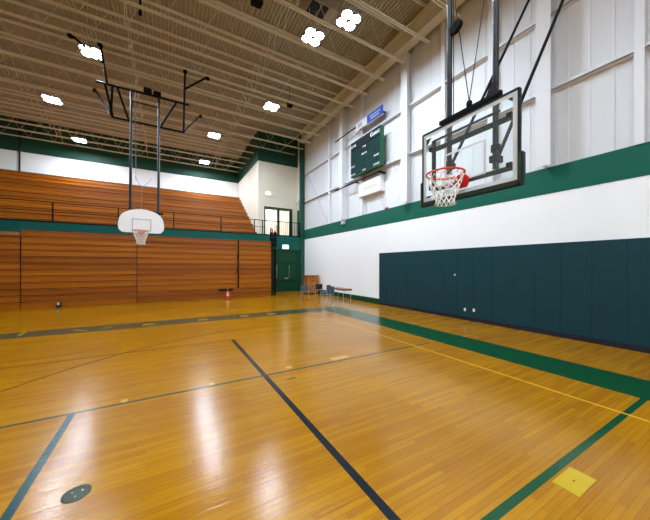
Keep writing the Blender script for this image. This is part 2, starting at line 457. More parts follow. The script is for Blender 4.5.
# bright hallway behind
HY = YL+2.6
mb = MB().box(XS+.2, XR, HY, HY+.1, ZBAL, 7.2).box(XS+.2, XR, YL+.2, HY, 7.2, 7.3).box(XS+.2, XR, YL+.2, HY+.1, ZBAL-.1, ZBAL)
S(mb, 'wall_hallway', 'hall', 'pale lit hallway wall behind the glazed doors')
hp = MB().box(6.9, 7.3, HY-.03, HY-.002, ZBAL+.02, 6.3).box(8.5, 8.8, HY-.03, HY-.002, ZBAL+.02, 5.6)
S(hp, 'trim_9', 'hall_pink', 'pinkish panels on the hallway wall', 'trim')
hl = struct(MB().box(7.0, 8.9, YL+1.2, YL+1.5, 7.14, 7.2).build('ceiling_light_hallway', emit('hall tube glow', (255,236,232), 9)), 'bright hallway ceiling light behind the glazed doors', 'light')
# dark green door on the landing side wall
d2 = struct(MB().box(XR-.04, XR-.002, YD+.2, YL-.03, ZBAL, 6.5).build('door_2', M['green_dark']), 'dark green door on the right side of the landing', 'door')
MB().box(XR-.09, XR-.04, YD+.35, YD+.42, 5.15, 5.4).build('door_handle', M['chrome'], d2)

# lower double door
d3 = struct(empty('door_3', None, None), 'dark green double door under the balcony with steel pulls', 'door')
MB().box(7.06, 7.14, YD-.03, YD+.12, 0, 3.1).box(8.9, 8.98, YD-.03, YD+.12, 0, 3.1).box(7.14, 8.9, YD-.03, YD+.12, 3.02, 3.1).box(7.14, 8.9, YD-.02, YD+.1, 2.2, 2.28).build('door_frame', M['green_dark'], d3, bevel=.006)
MB().box(7.14, 8.9, YD+.03, YD+.08, 2.28, 3.02).build('transom_panel', M['green_dark'], d3)
for a, b, hx in ((7.15, 8.01, 7.22), (8.03, 8.89, 8.22)):
    lf = MB().box(a, b, YD+.02, YD+.07, .01, 2.19).build('door_leaf', M['green_dark'], d3)
    MB().tube([(hx, YD-.04, 1.0), (hx, YD-.04, 2.0)], .022, 8).tube([(hx, YD-.04, 1.1), (hx, YD+.02, 1.1)], .012, 6).tube([(hx, YD-.04, 1.9), (hx, YD+.02, 1.9)], .012, 6).build('pull_handle', M['chrome'], lf)
    MB().box(a+.05, b-.05, YD-.05, YD+.02, .8, .85).build('push_bar', M['gun'], lf)
    kx = b-.1 if a < 8 else a+.02
    MB().box(kx-.03, kx+.09, YD-.01, YD+.02, .93, 1.08).build('lock_plate', M['chrome'], lf)

# far left and rear walls (beyond the frame, close the hall)
S(MB().box(XL-.2, XL, YF, YB, 0, ZT), 'wall_left', 'cream_wall', 'far left wall of the hall')
S(MB().box(XL, XR+.3, YF-.2, YF, 0, ZT), 'wall_rear', 'cream_wall', 'rear wall behind the viewpoint')

# ---------------------------------------------------------------- roof deck (ribs run away from the camera)
mb = MB(); p = .152; x = XL-.1
prof = []
while x < XR+.3:
    prof += [(x, ZT), (x+.052, ZT), (x+.066, ZT+.06), (x+.138, ZT+.06)]
    x += p
top = [(prof[-1][0], ZT+.12), (prof[0][0], ZT+.12)]
for (xa, za), (xb, zb) in zip(prof, prof[1:]):
    mb.quad((xa, YF, za), (xb, YF, zb), (xb, YB+.1, zb), (xa, YB+.1, za))
mb.box(XL-.1, XR+.3, YF, YB+.1, ZT+.07, ZT+.14)
struct(mb.build('ceiling', M['deck']), 'cream corrugated metal roof deck above the joists', 'ceiling')

# joists
def joist_mesh(xe):
    mb = MB(); zb, zt = 11.0, ZT-.05
    for s in (-1, 1):
        mb.box(XL, xe, s*.012, s*.072, zb, zb+.012) if s > 0 else mb.box(XL, xe, -.072, -.012, zb, zb+.012)
        mb.box(XL, xe, .012, .024, zb, zb+.07) if s > 0 else mb.box(XL, xe, -.024, -.012, zb, zb+.07)
    mb.box(XL, xe, -.045, .045, zt-.01, zt+.045)
    mb.box(XL, xe, -.02, .02, zt-.06, zt-.01)
    P = 1.33; x = xe-1.35
    mb.bar((xe-.02, 0, zt-.04), (x, 0, zb+.04), .03, .03)
    while x > XL+P:
        mb.tube([(x,0,zb+.03), (x-P/2,0,zt-.04), (x-P,0,zb+.03)], .01, 5)
        x -= P
    me = mb.build('roof_joist', M['joist']).data
    return me
def ordn(k): return ['nearest','second nearest','third nearest','fourth nearest','fifth nearest','sixth nearest','seventh nearest','eighth nearest','ninth nearest','tenth nearest','eleventh nearest','twelfth nearest'][k]
def place_joists(me_obj, ys, where, grp):
    for k, y in enumerate(ys):
        o = me_obj if k == 0 else me_obj.copy()
        if k: C.objects.link(o)
        o.location = (0, y, 0)
        struct(o, f'cream open web steel roof joist, {ordn(k)} of those {where}', 'roof joist', grp)
def jobj(xe):
    me = joist_mesh(xe)
    return [o for o in bpy.data.objects if o.data == me][0]
J = [19.7-1.33*k for k in range(24)]
seen = sorted([y for y in J if y > 8.5]); rest = sorted([y for y in J if y <= 8.5], reverse=True)
place_joists(jobj(9.25), seen, 'meeting the beam over the right wall', 'joists meeting the right wall beam')
place_joists(jobj(9.25), rest[:12], 'overhead, counted back from the hoop', 'joists overhead')
place_joists(jobj(9.25), rest[12:], 'behind the viewpoint', 'joists behind the viewpoint')
place_joists(jobj(9.14), [21.03], 'just before the landing wall', 'joists over the balcony')
place_joists(jobj(6.15), [22.36+1.33*k for k in range(5)], 'above the upper bleachers', 'joists over the upper bleachers')
# bridging rows
for i, (xb, y1, l) in enumerate(((3.96, 27.6, 'above the court, right of centre'), (-1.39, 27.6, 'above the fan shaped hoop'), (-6.7, 27.6, 'above the left part of the court'))):
    mb = MB(); ys = sorted(J+[21.03+1.33*k for k in range(6)])
    for a, b in zip(ys, ys[1:]):
        mb.bar((xb,a,11.06),(xb,b,12.33),.025,.025); mb.bar((xb+.03,a,12.33),(xb+.03,b,11.06),.025,.025)
    struct(mb.build('roof_bridging', M['joist']), 'row of crossed steel bridging between joists, '+l, 'bridging')

# ---------------------------------------------------------------- high bay lights
FX = [((5.70, 8.33), 'square high bay light of four lamps nearest the right wall, close to the top edge'),
      ((4.92, 9.62), 'square high bay light of four lamps beside the dark roof grille'),
      ((5.08, 14.98), 'high bay light of four lamps midway along the right side'),
      ((2.84, 20.2), 'high bay light above the balcony, upper of the two right of the fan hoop'),
      ((2.84, 25.85), 'high bay light nearest the back wall at right'),
      ((-5.3, 20.2), 'high bay light at the left, brightening the joist below it'),
      ((-5.33, 25.75), 'high bay light nearest the back wall at left'),
      ((-2.70, 14.9), 'high bay light behind the black hanger frame')]
OUT = [(-2.7,4.0),(1.2,2.5),(-2.7,-2.0),(1.2,-2.8),(-2.7,-7.5),(5.1,-7.5)]  # unseen fill lights, added and placed to balance wall and floor brightness
def fixture():
    t = empty('ceiling_light', '', 'ceiling light')
    MB().prism([(-.4,-.34),(-.34,-.4),(.34,-.4),(.4,-.34),(.4,.34),(.34,.4),(-.34,.4),(-.4,.34)], .02, .06).prism([(-.2,-.2),(.2,-.2),(.2,.2),(-.2,.2)], .06, .13).build('housing', M['housing'], t)
    for i in (-1, 1):
        for j in (-1, 1):
            rf = MB().lathe([(.09,.02),(.14,-.01),(.186,-.06),(.19,-.06),(.15,0),(.1,.02)], i*.178, j*.178, 16, cap=False).build('reflector', M['housing'], t, smooth=True)
            MB().lathe([(.178,-.056),(.178,-.045)], i*.178, j*.178, 14).build('lamp', M['lamp'], rf)
    for i in (-1, 1):
        MB().tube([(i*.15,0,.12),(i*.15,0,ZT-10.85)], .006, 5).build('hanger_rod', M['joist'], t)
    return t
f0 = fixture()
for k, (pos, l) in enumerate(FX):
    o = f0 if k == 0 else copy_tree(f0)
    o.location = (pos[0], pos[1], 10.85); o['label'] = l; o['group'] = 'high bay lights'
for pos in OUT:
    o = copy_tree(f0); o.location = (pos[0], pos[1], 10.85)
    o['label'] = 'added fill light outside the picture, over the near court'; o['group'] = 'added fill lights out of view'

# unit heater, roof grille and ceiling speakers
uh = empty('unit_heater', 'beige roof unit with two dark grilles beside the square light', 'heater', (5.25, 9.72, 11.92))
MB().box(-.55,.75,-.48,.42,.0,.5).build('casing', M['duct'], uh, bevel=.01)
for a, b in ((-.5,-.12),(-.04,.2)):
    mb = MB().box(a, b, -.42, .3, -.03, 0)
    for q in range(6): mb.box(a, b, -.4+q*.12, -.38+q*.12, -.045, -.03)
    mb.build('grille', M['dark_grille'], uh)
def speaker(x, y, z, l, w=.3):
    t = empty('ceiling_speaker', l, 'speaker', (x, y, z))
    MB().prism([(-w/2,-w*.3),(w/2,-w*.3),(w*.4,w*.3),(-w*.4,w*.3)], 0, w*.7).build('cabinet', M['black'], t, bevel=.01)
    MB().box(-w*.42, w*.42, -w*.33, -w*.305, .03, w*.65).build('grille', M['dark_grille'], t)
    MB().tube([(0,0,w*.7),(0,0,12.38-z)], .012, 6).build('hanger_rod', M['black'], t)
speaker(6.2, 15.05, 11.15, 'small dark box hung from the roof right of the middle light', .34)
speaker(2.75, 9.75, 11.15, 'dark horn shape hung from the roof at the top edge of the view', .42)

# ---------------------------------------------------------------- wall pads
YP0, PW = 11.0, .63
nam = ['first','second','third','fourth','fifth','sixth','seventh','eighth','ninth','tenth','eleventh','twelfth','thirteenth','fourteenth','fifteenth','sixteenth','seventeenth']
pad0 = None
for k in range(17):
    if pad0 is None:
        mb = MB().box(-.05, 0, -PW+.001, -.001, 0, 2.48)
        pad0 = mb.build('wall_pad', M['pad'], bevel=.004); o = pad0
    else:
        o = pad0.copy(); C.objects.link(o)
    o.location = (XR-.001, YP0-PW*k, .13)
    tag(o, f'tall slate green wall pad, {nam[k]} from the far end of the padded row', 'wall pad', 'slate green wall pads')
for (x_, y_, z_, l) in ((0, 6.7, 1.63, 'small pale plate on the padding, highest of the three'), (0, 6.29, .38, 'small pale outlet low on the padding, left one'), (0, 5.95, .40, 'small pale outlet low on the padding, right one')):
    t = empty('wall_outlet', l, 'outlet', (XR-.051, y_, z_), group='outlets on the wall pads')
    h = .035 if z_ > 1 else .055
    MB().box(-.008, 0, -h*.7, h*.7, -h, h).build('plate', M['white'], t, bevel=.002)
    if z_ < 1: MB().box(-.011, -.008, -.014, .014, .008, .034).box(-.011, -.008, -.014, .014, -.034, -.008).build('socket', M['sign_grey'], t)

# ---------------------------------------------------------------- lower bleachers (folded)
YBL = 17.5; NR = 12; RH = .296
def bleacher(x0, x1, rows, label, brackets=None):
    t = empty('bleacher', label, 'bleacher', (0, YBL, 0), group='folded wooden bleacher sections')
    zt = rows*RH
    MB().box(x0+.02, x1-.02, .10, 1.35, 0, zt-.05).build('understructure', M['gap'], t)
    for r in range(rows):
        z0 = r*RH+.012; y0 = .0 + r*.004
        mb = MB()
        # riser board with rounded overhanging seat nose
        mb.prism([(y0+.03, z0), (y0+.03, z0+RH-.075), (y0, z0+RH-.065), (y0-.006, z0+RH-.05), (y0, z0+RH-.032), (y0+.2, z0+RH-.028), (y0+.2, z0)], x0+.012, x1-.012, 'x')
        mb.build('seat_row', M['bleacher_dark' if (r*7+int(abs(x0)*3)) % 5 in (0, 3) else 'bleacher'], t)
    if brackets is not None:
        for bx in brackets:
            for r in range(2, rows):
                z = r*RH
                MB().box(bx-.03-(.03 if r in (5,8) else 0), bx+.03, -.05, .03, z+.02, z+.27).build('row_bracket', M['black'], t)
    # seam trim
    MB().box(x1-.012, x1+.012, .02, .3, 0, zt-.02).build('end_panel', M['black'], t)
    return t
bleacher(XL+.1, -9.95, NR-1, 'folded wooden bleacher section at the far left, outside the picture')
bleacher(-9.95, -5.63, NR-1, 'folded wooden bleacher section cut by the left edge of the picture')
bleacher(-5.63, -1.31, NR, 'folded wooden bleacher section left of the fan shaped backboard')
b4 = bleacher(-1.31, 5.98, NR, 'folded wooden bleacher section right of the fan shaped backboard', [3.86])
MB().box(5.97, 6.06, -.0, 1.35, 0, 3.5).build('side_panel', M['black'], b4)
# pull slot
MB().box(2.72, 3.55, -.02, .03, .44, .56).build('pull_slot', M['black'], b4)
# lighter loose top plank over the left section
tag(MB().box(XL+.1, -5.66, YBL-.06, YBL+.5, (NR-1)*RH+.001, (NR-1)*RH+.17).build('bleacher_plank', plain('greyed plank', (150,100,60), .5), bevel=.01), 'greyish loose plank topping the leftmost bleacher section', 'plank')

# folded aisle rails leaning at the bleacher's right end
for k, (x_, z_, l) in enumerate(((6.12, 4.5, 'dark folded aisle rail at the bleacher end, taller left one'), (6.37, 4.3, 'dark folded aisle rail at the bleacher end, lower right one'))):
    t = empty('aisle_rail', l, 'handrail', (x_, YBL+.6, 0), group='folded aisle rails')
    MB().tube([(.0,0,3.0),(0,0,z_-.1),(.05,0,z_),(.11,0,z_-.08),(.11,0,3.25)], .04, 8).build('rail', M['black'], t, smooth=True)
    for z in (3.25, 3.6, 3.95): MB().box(-.05, .15, -.06, .06, z, z+.26).build('bracket', M['black'], t)
    MB().box(-.04, .14, -.06, .06, 2.9, 3.05).build('socket', M['black'], t)
    MB().box(-.02, .12, -.04, .04, 0, 2.9).build('post', M['black'], t)

# ---------------------------------------------------------------- upper bleachers
t = empty('bleacher', 'open wooden upper bleachers rising to the back wall behind the railing', 'bleacher', (0, 21.5, ZBAL))
NU = 11; rise = (8.55-ZBAL)/NU; dep = 6.6/NU
for r in range(NU):
    y0 = r*dep; z0 = r*rise
    mb = MB()
    xr = XS-.03 
    mb.prism([(y0+.02, z0+.012), (y0+.02, z0+rise-.07), (y0-.02, z0+rise-.06), (y0-.026, z0+rise-.04), (y0-.02, z0+rise-.02), (y0+dep+.05, z0+rise-.02), (y0+dep+.05, z0+rise-.06), (y0+.05, z0+rise-.06), (y0+.05, z0+.012)], XL+.1, xr, 'x')
    mb.build('seat_row', M['bleacher_up' if r % 3 else 'bleacher'], t)
    # lighter skirt strip
    MB().box(XL+.1, xr, y0+.012, y0+.02, z0+.02, z0+rise*.42).build('kick_board', M['bleacher_dark'], t)
# railing
t = empty('balcony_railing', 'thin black steel railing along the whole balcony edge', 'railing', (0, YD+.05, ZBAL))
MB().box(XL, 9.14, -.04, .04, 0, .09).build('kick_plate', M['black'], t)
MB().tube([(XL,0,1.1),(9.14,0,1.1)], .026, 8).build('top_rail', M['black'], t)
MB().tube([(XL,0,.6),(5.5,0,.6)], .02, 8).build('mid_rail', M['black'], t)
xs = [-5.23-2.83*k for k in range(3)][::-1] + [-5.23+2.83*k for k in range(1, 4)] + [5.55, 6.15, 9.1]
for x_ in xs: MB().box(x_-.03, x_+.03, -.03, .03, .0, 1.1).build('post', M['black'], t)
MB().tube([(5.5,0,.6),(6.3,0,.6)], .02, 8).build('mid_rail', M['black'], t)
for k in range(19): MB().box(6.3+k*.15-.009, 6.3+k*.15+.009, -.009, .009, .09, 1.1).build('baluster', M['black'], t)
# conduit on the back wall
tag(MB().tube([(-9.1, YB-.05, 8.5), (-9.1, YB-.05, 12.3)], .05, 8).build('wall_conduit', M['gun']), 'dark vertical conduit on the white back wall at left', 'pipe')
# exit signs, corner speakers
es = empty('exit_sign', 'small pink and white lit sign box high on the landing wall', 'sign', (7.05, YL-.002, 7.48))
MB().box(-.3, .34, -.07, 0, 0, .32).build('sign_box', M['white'], es, bevel=.01)
MB().box(-.27, .1, -.075, -.07, .03, .29).build('sign_face', M['exit'], es)
es = empty('exit_sign', 'small white sign on the teal fascia above the green doors', 'sign', (7.9, YD-.062, 3.24))
MB().box(-.25, .25, -.05, 0, 0, .31).build('sign_box', M['white'], es, bevel=.01)
MB().box(-.23, .23, -.055, -.05, .02, .29).build('sign_face', M['exit_white'], es)
wb = empty('wall_speaker', 'white cluster of boxes on the landing side wall beside the dark green pier', 'speaker', (XR-.002, 20.7, 6.7))
MB().box(-.3, 0, -.15, .25, 0, .5).build('lower_box', M['white'], wb, bevel=.02)
MB().box(-.2, 0, -.1, .3, .55, 1.0).build('upper_box', M['white'], wb, bevel=.02)
MB().box(-.32, -.3, -.1, .2, .05, .45).build('grille', M['sign_grey'], wb)
# small items at the bleacher foot
x_, y_ = gp(50, 311)
gb = empty('floor_box', 'small grey box at the foot of the left bleachers', 'box', (-4.32, 17.38, 0))
MB().box(-.08, .08, -.06, .06, 0, .26).build('body', M['gun'], gb, bevel=.01)
MB().box(-.05, .05, -.07, -.06, .12, .24).build('cover_plate', M['sign_grey'], gb)
cn = empty('traffic_cone', 'small red cone with pale collar in front of the bleacher slot', 'cone', (3.16, 17.1, 0))
MB().prism([(-.2,-.2),(.2,-.2),(.2,.2),(-.2,.2)], 0, .03).build('base', M['dark_red'], cn, bevel=.008)
MB().lathe([(.13,.03),(.08,.22),(.025,.58),(.02,.59)], sides=20).build('body', M['red'], cn, smooth=True)
MB().lathe([(.091,.18),(.044,.45),(.044,.46)], sides=20, cap=False).build('collar', plain('pale pink collar', (240,190,190), .5), cn, smooth=True)

# ---------------------------------------------------------------- scoreboard and signs on the right wall
sb = empty('scoreboard', 'dark green scoreboard hung high on the right wall', 'scoreboard', (9.0, 11.65, 6.87))
MB().box(0, .25, -1.24, 1.24, 0, 1.93).build('case', M['score_side'], sb, bevel=.01)
MB().box(-.012, 0, -1.21, 1.21, .04, 1.42).build('face', M['score'], sb)
MB().box(-.014, 0, -1.21, 1.21, 1.5, 1.9).build('header', M['score_head'], sb)
MB().box(-.013, 0, -1.21, 1.21, 1.42, 1.5).build('divider', M['black'], sb)
def txt(s, size, loc, rot, mat, parent, name='lettering'):
    cu = bpy.data.curves.new(name, 'FONT'); cu.body = s; cu.size = size; cu.extrude = .002
    cu.align_x = 'CENTER'; cu.align_y = 'CENTER'; cu.resolution_u = 3
    tmp = bpy.data.objects.new(name+'_curve', cu)
    C.objects.link(tmp); dg = bpy.context.evaluated_depsgraph_get()
    me = bpy.data.meshes.new_from_object(tmp.evaluated_get(dg)); me.materials.clear(); me.materials.append(mat)
    bpy.data.objects.remove(tmp); bpy.data.curves.remove(cu)
    o = bpy.data.objects.new(name, me); C.objects.link(o)
    o.parent = parent; o.location = loc; o.rotation_euler = rot
    return o
RF = (PI/2, 0, -PI/2)      # reads from the court (looking towards +X)
def sbt(s, u, z, size): txt(s, size, (-.018, -u, z), RF, M['white'], sb)
sbt('HOME', -1.0, 1.66, .2); sbt('Guest', .85, 1.7, .3)
for s_, u, z in (('PERIOD', 0, .98),('FOULS', -1.02, .56),('FOULS', .98, .56),('BONUS', -1.0, .12),('BONUS', .98, .12),('TIME', 0, 1.34),('BALL', 0, .12)):
    sbt(s_, u, z, .13)
for u, z, w in ((-.32,1.14,.2),(-.08,1.14,.2),(.22,1.14,.2),(.46,1.14,.2),(-1.1,.88,.22),(-.8,.88,.22),(.8,.88,.22),(1.1,.88,.22),(0,.7,.22),(-1,.34,.2),(1,.34,.2),(0,.34,.2)):
    MB().box(-.016, -.012, -u-w*.45, -u+w*.45, z-.13, z+.13).build('digit_window', M['digit'], sb)
# support rails on both sides
for z, l in ((9.72, 'black pipe rail on the wall above the scoreboard'), (6.66, 'black pipe rail on the wall just below the scoreboard')):
    t = empty('wall_rail', l, 'rail', (9.22, 0, z))
    MB().tube([(0,10.65,0),(0,14.9,0)], .035, 8).build('pipe', M['black'], t)
    for y in (10.75, 12.8, 14.6): MB().box(0, XR+.15-9.22, y-.03, y+.03, -.03, .03).build('bracket', M['black'], t)
bs = empty('banner_sign', 'bright blue sign with white lettering above the scoreboard', 'sign', (9.16, 11.03, 9.42))
MB().box(0, .04, -.6, .62, 0, .42).build('panel', M['blue'], bs, bevel=.004)
for z, a in ((.27, .42), (.13, .34)):
    for q in range(6):
        w_ = a*2/6
        MB().box(-.004, 0, -a+q*w_, -a+q*w_+w_*.7, z-.045, z+.045).build('letter_mark', M['sign_grey'], bs)
ws = empty('banner_sign', 'pale grey and white sign left of the blue one', 'sign', (9.16, 12.15, 9.42))
MB().box(0, .04, -.5, .5, 0, .42).build('panel', M['white'], ws, bevel=.004)
MB().box(-.004, 0, -.1, .3, .1, .3).build('emblem_mark', M['sign_grey'], ws)
# white housing below the scoreboard
hb = empty('curtain_box', 'white boxed housing on the wall under the scoreboard', 'housing', (9.35, 11.72, 5.77))
MB().box(0, .3, -.9, .9, 0, .8).build('body', M['white'], hb, bevel=.01)
for q in range(5): MB().box(-.003, 0, -.5+q*.2, -.38+q*.2, .3, .42).build('worn_mark', M['sign_grey'], hb)
wc = tag(MB().tube([(XR+.139, 10.85+.12*math.cos(a*PI/10), 5.2+.3*math.sin(a*PI/10)) for a in range(20)], .01, 5, closed=True).build('cable_loop', M['sign_grey']), 'thin loop of cable hanging on the white wall under the housing', 'cable')
rb = empty('alarm_box', 'small red box sitting on the green stripe', 'alarm', (XR+.0, 10.55, 4.78))
MB().box(-.0, .1, -.1, .1, 0, .09).build('body', M['red'], rb, bevel=.01)
MB().box(-.01, 0, -.07, .07, .02, .07).build('front_plate', M['dark_red'], rb)
jb = empty('junction_box', 'small grey box on the green stripe below the far wide column', 'box', (XR-.01, 14.3, 4.5))
MB().box(-.12, 0, -.18, .18, 0, .3).build('body', M['sign_grey'], jb, bevel=.01)
MB().box(-.14, -.12, -.1, .1, .05, .2).build('cover', M['white'], jb)
# diagonal tie rods in the far bay
tag(MB().tube([(XR+.06,19.6,9.15),(XR+.06,16.3,4.79)], .016, 6).build('brace_rod', M['sign_grey']), 'thin diagonal brace rod on the upper white wall near the corner', 'rod')

# ---------------------------------------------------------------- net builder
def net(cx, cy, zt, mat, parent, r0=.215, r1=.12, h=.42, n=12, lv=6, rad=.007):
    def P(i, l):
        tt = l/lv
        r = r0 + (r1-r0)*(1-(1-tt)**1.8) + .012*math.sin(tt*5)
        a = 2*PI*(i+.5*(l % 2))/n
        return (cx+r*math.cos(a), cy+r*math.sin(a), zt-h*tt)
    mb = MB()
    for i in range(n):
        # two families of strands
        mb.tube([P(i + (l//2 if l % 2 == 0 else (l-1)//2), l) for l in range(lv+1)], rad, 5)
        mb.tube([P(i - (l//2 if l % 2 == 0 else (l+1)//2), l) for l in range(lv+1)], rad, 5)
    mb.tube([(cx+(r1+.01)*math.cos(a*PI/10), cy+(r1+.01)*math.sin(a*PI/10), zt-h) for a in range(20)], rad*.8, 5, closed=True)
    return mb.build('net', mat, parent)
def ringpts(cx, cy, z, r, n=40): return [(cx+r*math.cos(2*PI*k/n), cy+r*math.sin(2*PI*k/n), z) for k in range(n)]

# ---------------------------------------------------------------- glass hoop by the right wall (board faces -X)
H = empty('basketball_hoop', 'glass backboard hoop with red rim hung on steel masts before the right wall', 'basketball hoop')
BX = 3.5; y0, y1 = 1.67, 3.04; z0, z1 = 2.93, 3.99
MB().box(BX, BX+.012, y0+.01, y1-.01, z0+.01, z1-.01).build('glass_panel', M['glass'], H)
fr = MB()
fr.box(BX-.008, BX+.03, y0-.012, y0+.014, z0, z1).box(BX-.008, BX+.03, y1-.014, y1+.012, z0, z1).box(BX-.008, BX+.03, y0, y1, z1-.012, z1+.012).box(BX-.008, BX+.03, y0, y1, z0-.01, z0+.014)
fr.build('board_frame', M['gun'], H)
bd = MB(); w = .05; e = .016
for (a,b,c,d) in ((y0+e,y0+e+w,z0+e,z1-e),(y1-e-w,y1-e,z0+e,z1-e),(y0+e+w,y1-e-w,z1-e-w,z1-e),(y0+e+w,y1-e-w,z0+e,z0+e+w)):
    bd.box(BX-.003, BX-.0005, a, b, c, d)
bd.build('board_border', M['board_white'], H)['label'] = 'white painted border on the glass'
sq = MB(); cy = 2.355; zb = 3.12; hw = .3; hh = .44; w = .028
sq.box(BX-.003,BX-.0005,cy-hw,cy-hw+w,zb,zb+hh).box(BX-.003,BX-.0005,cy+hw-w,cy+hw,zb,zb+hh).box(BX-.003,BX-.0005,cy-hw+w,cy+hw-w,zb+hh-w,zb+hh).box(BX-.003,BX-.0005,cy-hw+w,cy+hw-w,zb,zb+w)
sq.build('target_square', M['board_white'], H)
# black corner brackets seen through the glass
cbk = MB()
for yy, zz in ((y0+.09, z1-.09), (y1-.09, z1-.12), (y1-.09, z0+.06)):
    cbk.prism([(yy-.05, zz+.04), (yy+.05, zz+.04), (yy+(.05 if yy > cy else -.05), zz-.06)], BX+.014, BX+.03, 'x')
cbk.build('corner_bracket', M['black'], H)
pd = MB()
pd.box(BX-.025, BX+.05, y0-.03, y1+.03, z0-.055, z0+.004)
pd.build('bottom_padding', M['padgreen'], H, bevel=.012)
for a, b in ((y0-.05, y0+.012), (y1-.012, y1+.04)):
    MB().box(BX-.025, BX+.05, a, b, z0-.055, z0+.33).build('side_padding', M['padgreen'], H, bevel=.014)
# rear support
MB().bar((BX+.09, 1.77, 3.74), (BX+.09, 2.93, 3.74), .035, .06).build('cross_bar', M['black'], H)
MB().bar((BX+.09, 1.77, 3.13), (BX+.09, 2.93, 3.13), .035, .055).build('cross_bar', M['black'], H)
MB().bar((BX+.13, 1.95, 3.9), (BX+.13, 2.95, 3.9), .025, .025).build('cross_bar', M['black'], H)
MB().bar((BX+.09, 2.91, 3.12), (BX+.09, 2.91, 3.88), .05, .04).build('upright', M['black'], H)
for yy in (1.79, 2.91):
    for zz in (3.15, 3.74): MB().box(BX+.012, BX+.09, yy-.03, yy+.03, zz-.03, zz+.03).build('board_clamp', M['black'], H)
for yy, zb in ((2.69, 3.32), (2.02, 3.2)):
    ms = MB().tube([(BX+.16, yy, zb), (BX+.16, yy, 11.0)], .036, 12).build('mast', M['gun'], H, smooth=True)
    cl = MB().tube([(BX+.16, yy, 3.42), (BX+.16, yy, 3.5)], .055, 10)
    cl.tube([(BX+.16, yy, 4.02), (BX+.16, yy, 4.1)], .05, 10).box(BX+.1, BX+.24, yy-.05, yy+.05, zb+.08, zb+.16)
    cl.build('collar', M['black'], ms)
    MB().tube([(BX+.19, yy, zb+.12), (8.55, yy, zb+.12+(8.55-BX-.19)*1.56)], .024, 8).build('diagonal_brace', M['black'], H, smooth=True)
MB().bar((BX+.13, 1.93, 4.12), (BX+.13, 2.83, 4.12), .05, .055).build('top_bar', M['black'], H)
MB().prism([(1.95,4.12),(2.13,4.12),(2.04,4.3),(2.0,4.3)], BX+.1, BX+.13, 'x').build('gusset', M['gun'], H)
MB().bar((BX+.16, 1.6, 10.98), (BX+.16, 3.2, 10.98), .08, .06).build('ceiling_bar', M['gun'], H)
MB().lathe([(.0,4.14),(.035,4.16),(.04,4.2),(.03,4.23),(.0,4.25)], BX+.13, 2.36, 12, cap=False).build('eye_bolt', M['black'], H, smooth=True)
for pts in ([(BX+.13,2.36,4.22),(5.1,2.36,10.9)], [(BX+.13,2.36,4.22),(BX+.17,2.6,5.75),(BX+.17,2.62,10.9)], [(BX+.13,2.6,4.15),(BX+.15,2.64,10.8)]):
    MB().tube(pts, .0065, 5).build('cable', M['black'], H)
pl = MB(); 
pl.tube([(BX+.14,2.57,5.45),(BX+.2,2.57,5.45)], .07, 14).box(BX+.13, BX+.2, 2.57, 2.69, 5.36, 5.46)
pl.build('pulley', M['black'], H)
# rim
RZ = 3.14; RX = BX-.15-.228
MB().tube(ringpts(RX, cy, RZ, .228), .0115, 8, closed=True).build('rim', M['orange'], H, smooth=True)
mt = MB()
mt.prism([(cy-.06,RZ-.13),(cy+.06,RZ-.13),(cy+.085,RZ-.08),(cy+.085,RZ),(cy+.05,RZ+.04),(cy-.05,RZ+.04),(cy-.085,RZ),(cy-.085,RZ-.08)], BX-.05, BX-.003, 'x')
mt.prism([(BX-.17, RZ-.015),(BX-.05, RZ-.1),(BX-.05,RZ+.02),(BX-.17,RZ+.01)], cy-.05, cy+.05, 'y')
mt.build('rim_mount', M['red'], H, bevel=.006)
for k in range(12):
    a = 2*PI*(k+.5)/12; hx = RX+.226*math.cos(a); hy = cy+.226*math.sin(a)
    MB().tube([(hx,hy,RZ-.006),(hx,hy,RZ-.03),(hx-.012*math.cos(a),hy-.012*math.sin(a),RZ-.038)], .006, 5).build('net_hook', M['orange'], H)
net(RX, cy, RZ-.03, M['net'], H, h=.36, rad=.0055)

# ---------------------------------------------------------------- fan shaped hoop at the left (faces the camera side, -Y)
G = empty('basketball_hoop', 'white fan shaped metal backboard hoop on two long masts before the bleachers', 'basketball hoop')
gx, gy = -.695, 11.0; hw = .64; zb_, zt_ = 3.03, 3.81
out = []
pts = [(-.47, zb_-.0),(-.55, zb_+.02),(-.62, zb_+.1),(-hw, zb_+.2),(-.63, zb_+.34)]
for k in range(1, 12):
    a = PI - (PI*k/12)
    pts.append((.62*math.cos(a), zb_+.36+(zt_-zb_-.36)*math.sin(a)**.9))
pts += [(.63, zb_+.34),(hw, zb_+.2),(.62, zb_+.1),(.55, zb_+.02),(.47, zb_)]
MB().prism([(gx+a, b) for a, b in pts], gy, gy+.03, 'y').build('backboard', M['white'], G, bevel=.004)
sq = MB(); q0, q1, qz0, qz1, w = gx-.27, gx+.27, zb_+.06, zb_+.46, .03
sq.box(q0,q0+w,gy-.003,gy-.0005,qz0,qz1).box(q1-w,q1,gy-.003,gy-.0005,qz0,qz1).box(q0+w,q1-w,gy-.003,gy-.0005,qz1-w,qz1).box(q0+w,q1-w,gy-.003,gy-.0005,qz0,qz0+w)
sq.build('target_square', M['grey_line'], G)
GR = gy-.15-.228; RZ2 = 3.06
MB().tube(ringpts(gx, GR, RZ2, .228), .011, 8, closed=True).build('rim', M['orange'], G, smooth=True)
MB().box(gx-.1, gx+.1, gy-.05, gy-.003, RZ2-.12, RZ2+.03).prism([(gy-.17,RZ2-.015),(gy-.05,RZ2-.1),(gy-.05,RZ2+.02),(gy-.17,RZ2+.01)], gx-.06, gx+.06, 'x').build('rim_mount', M['orange'], G)
net(gx, GR, RZ2-.01, M['net_dark'], G, h=.42, rad=.008)
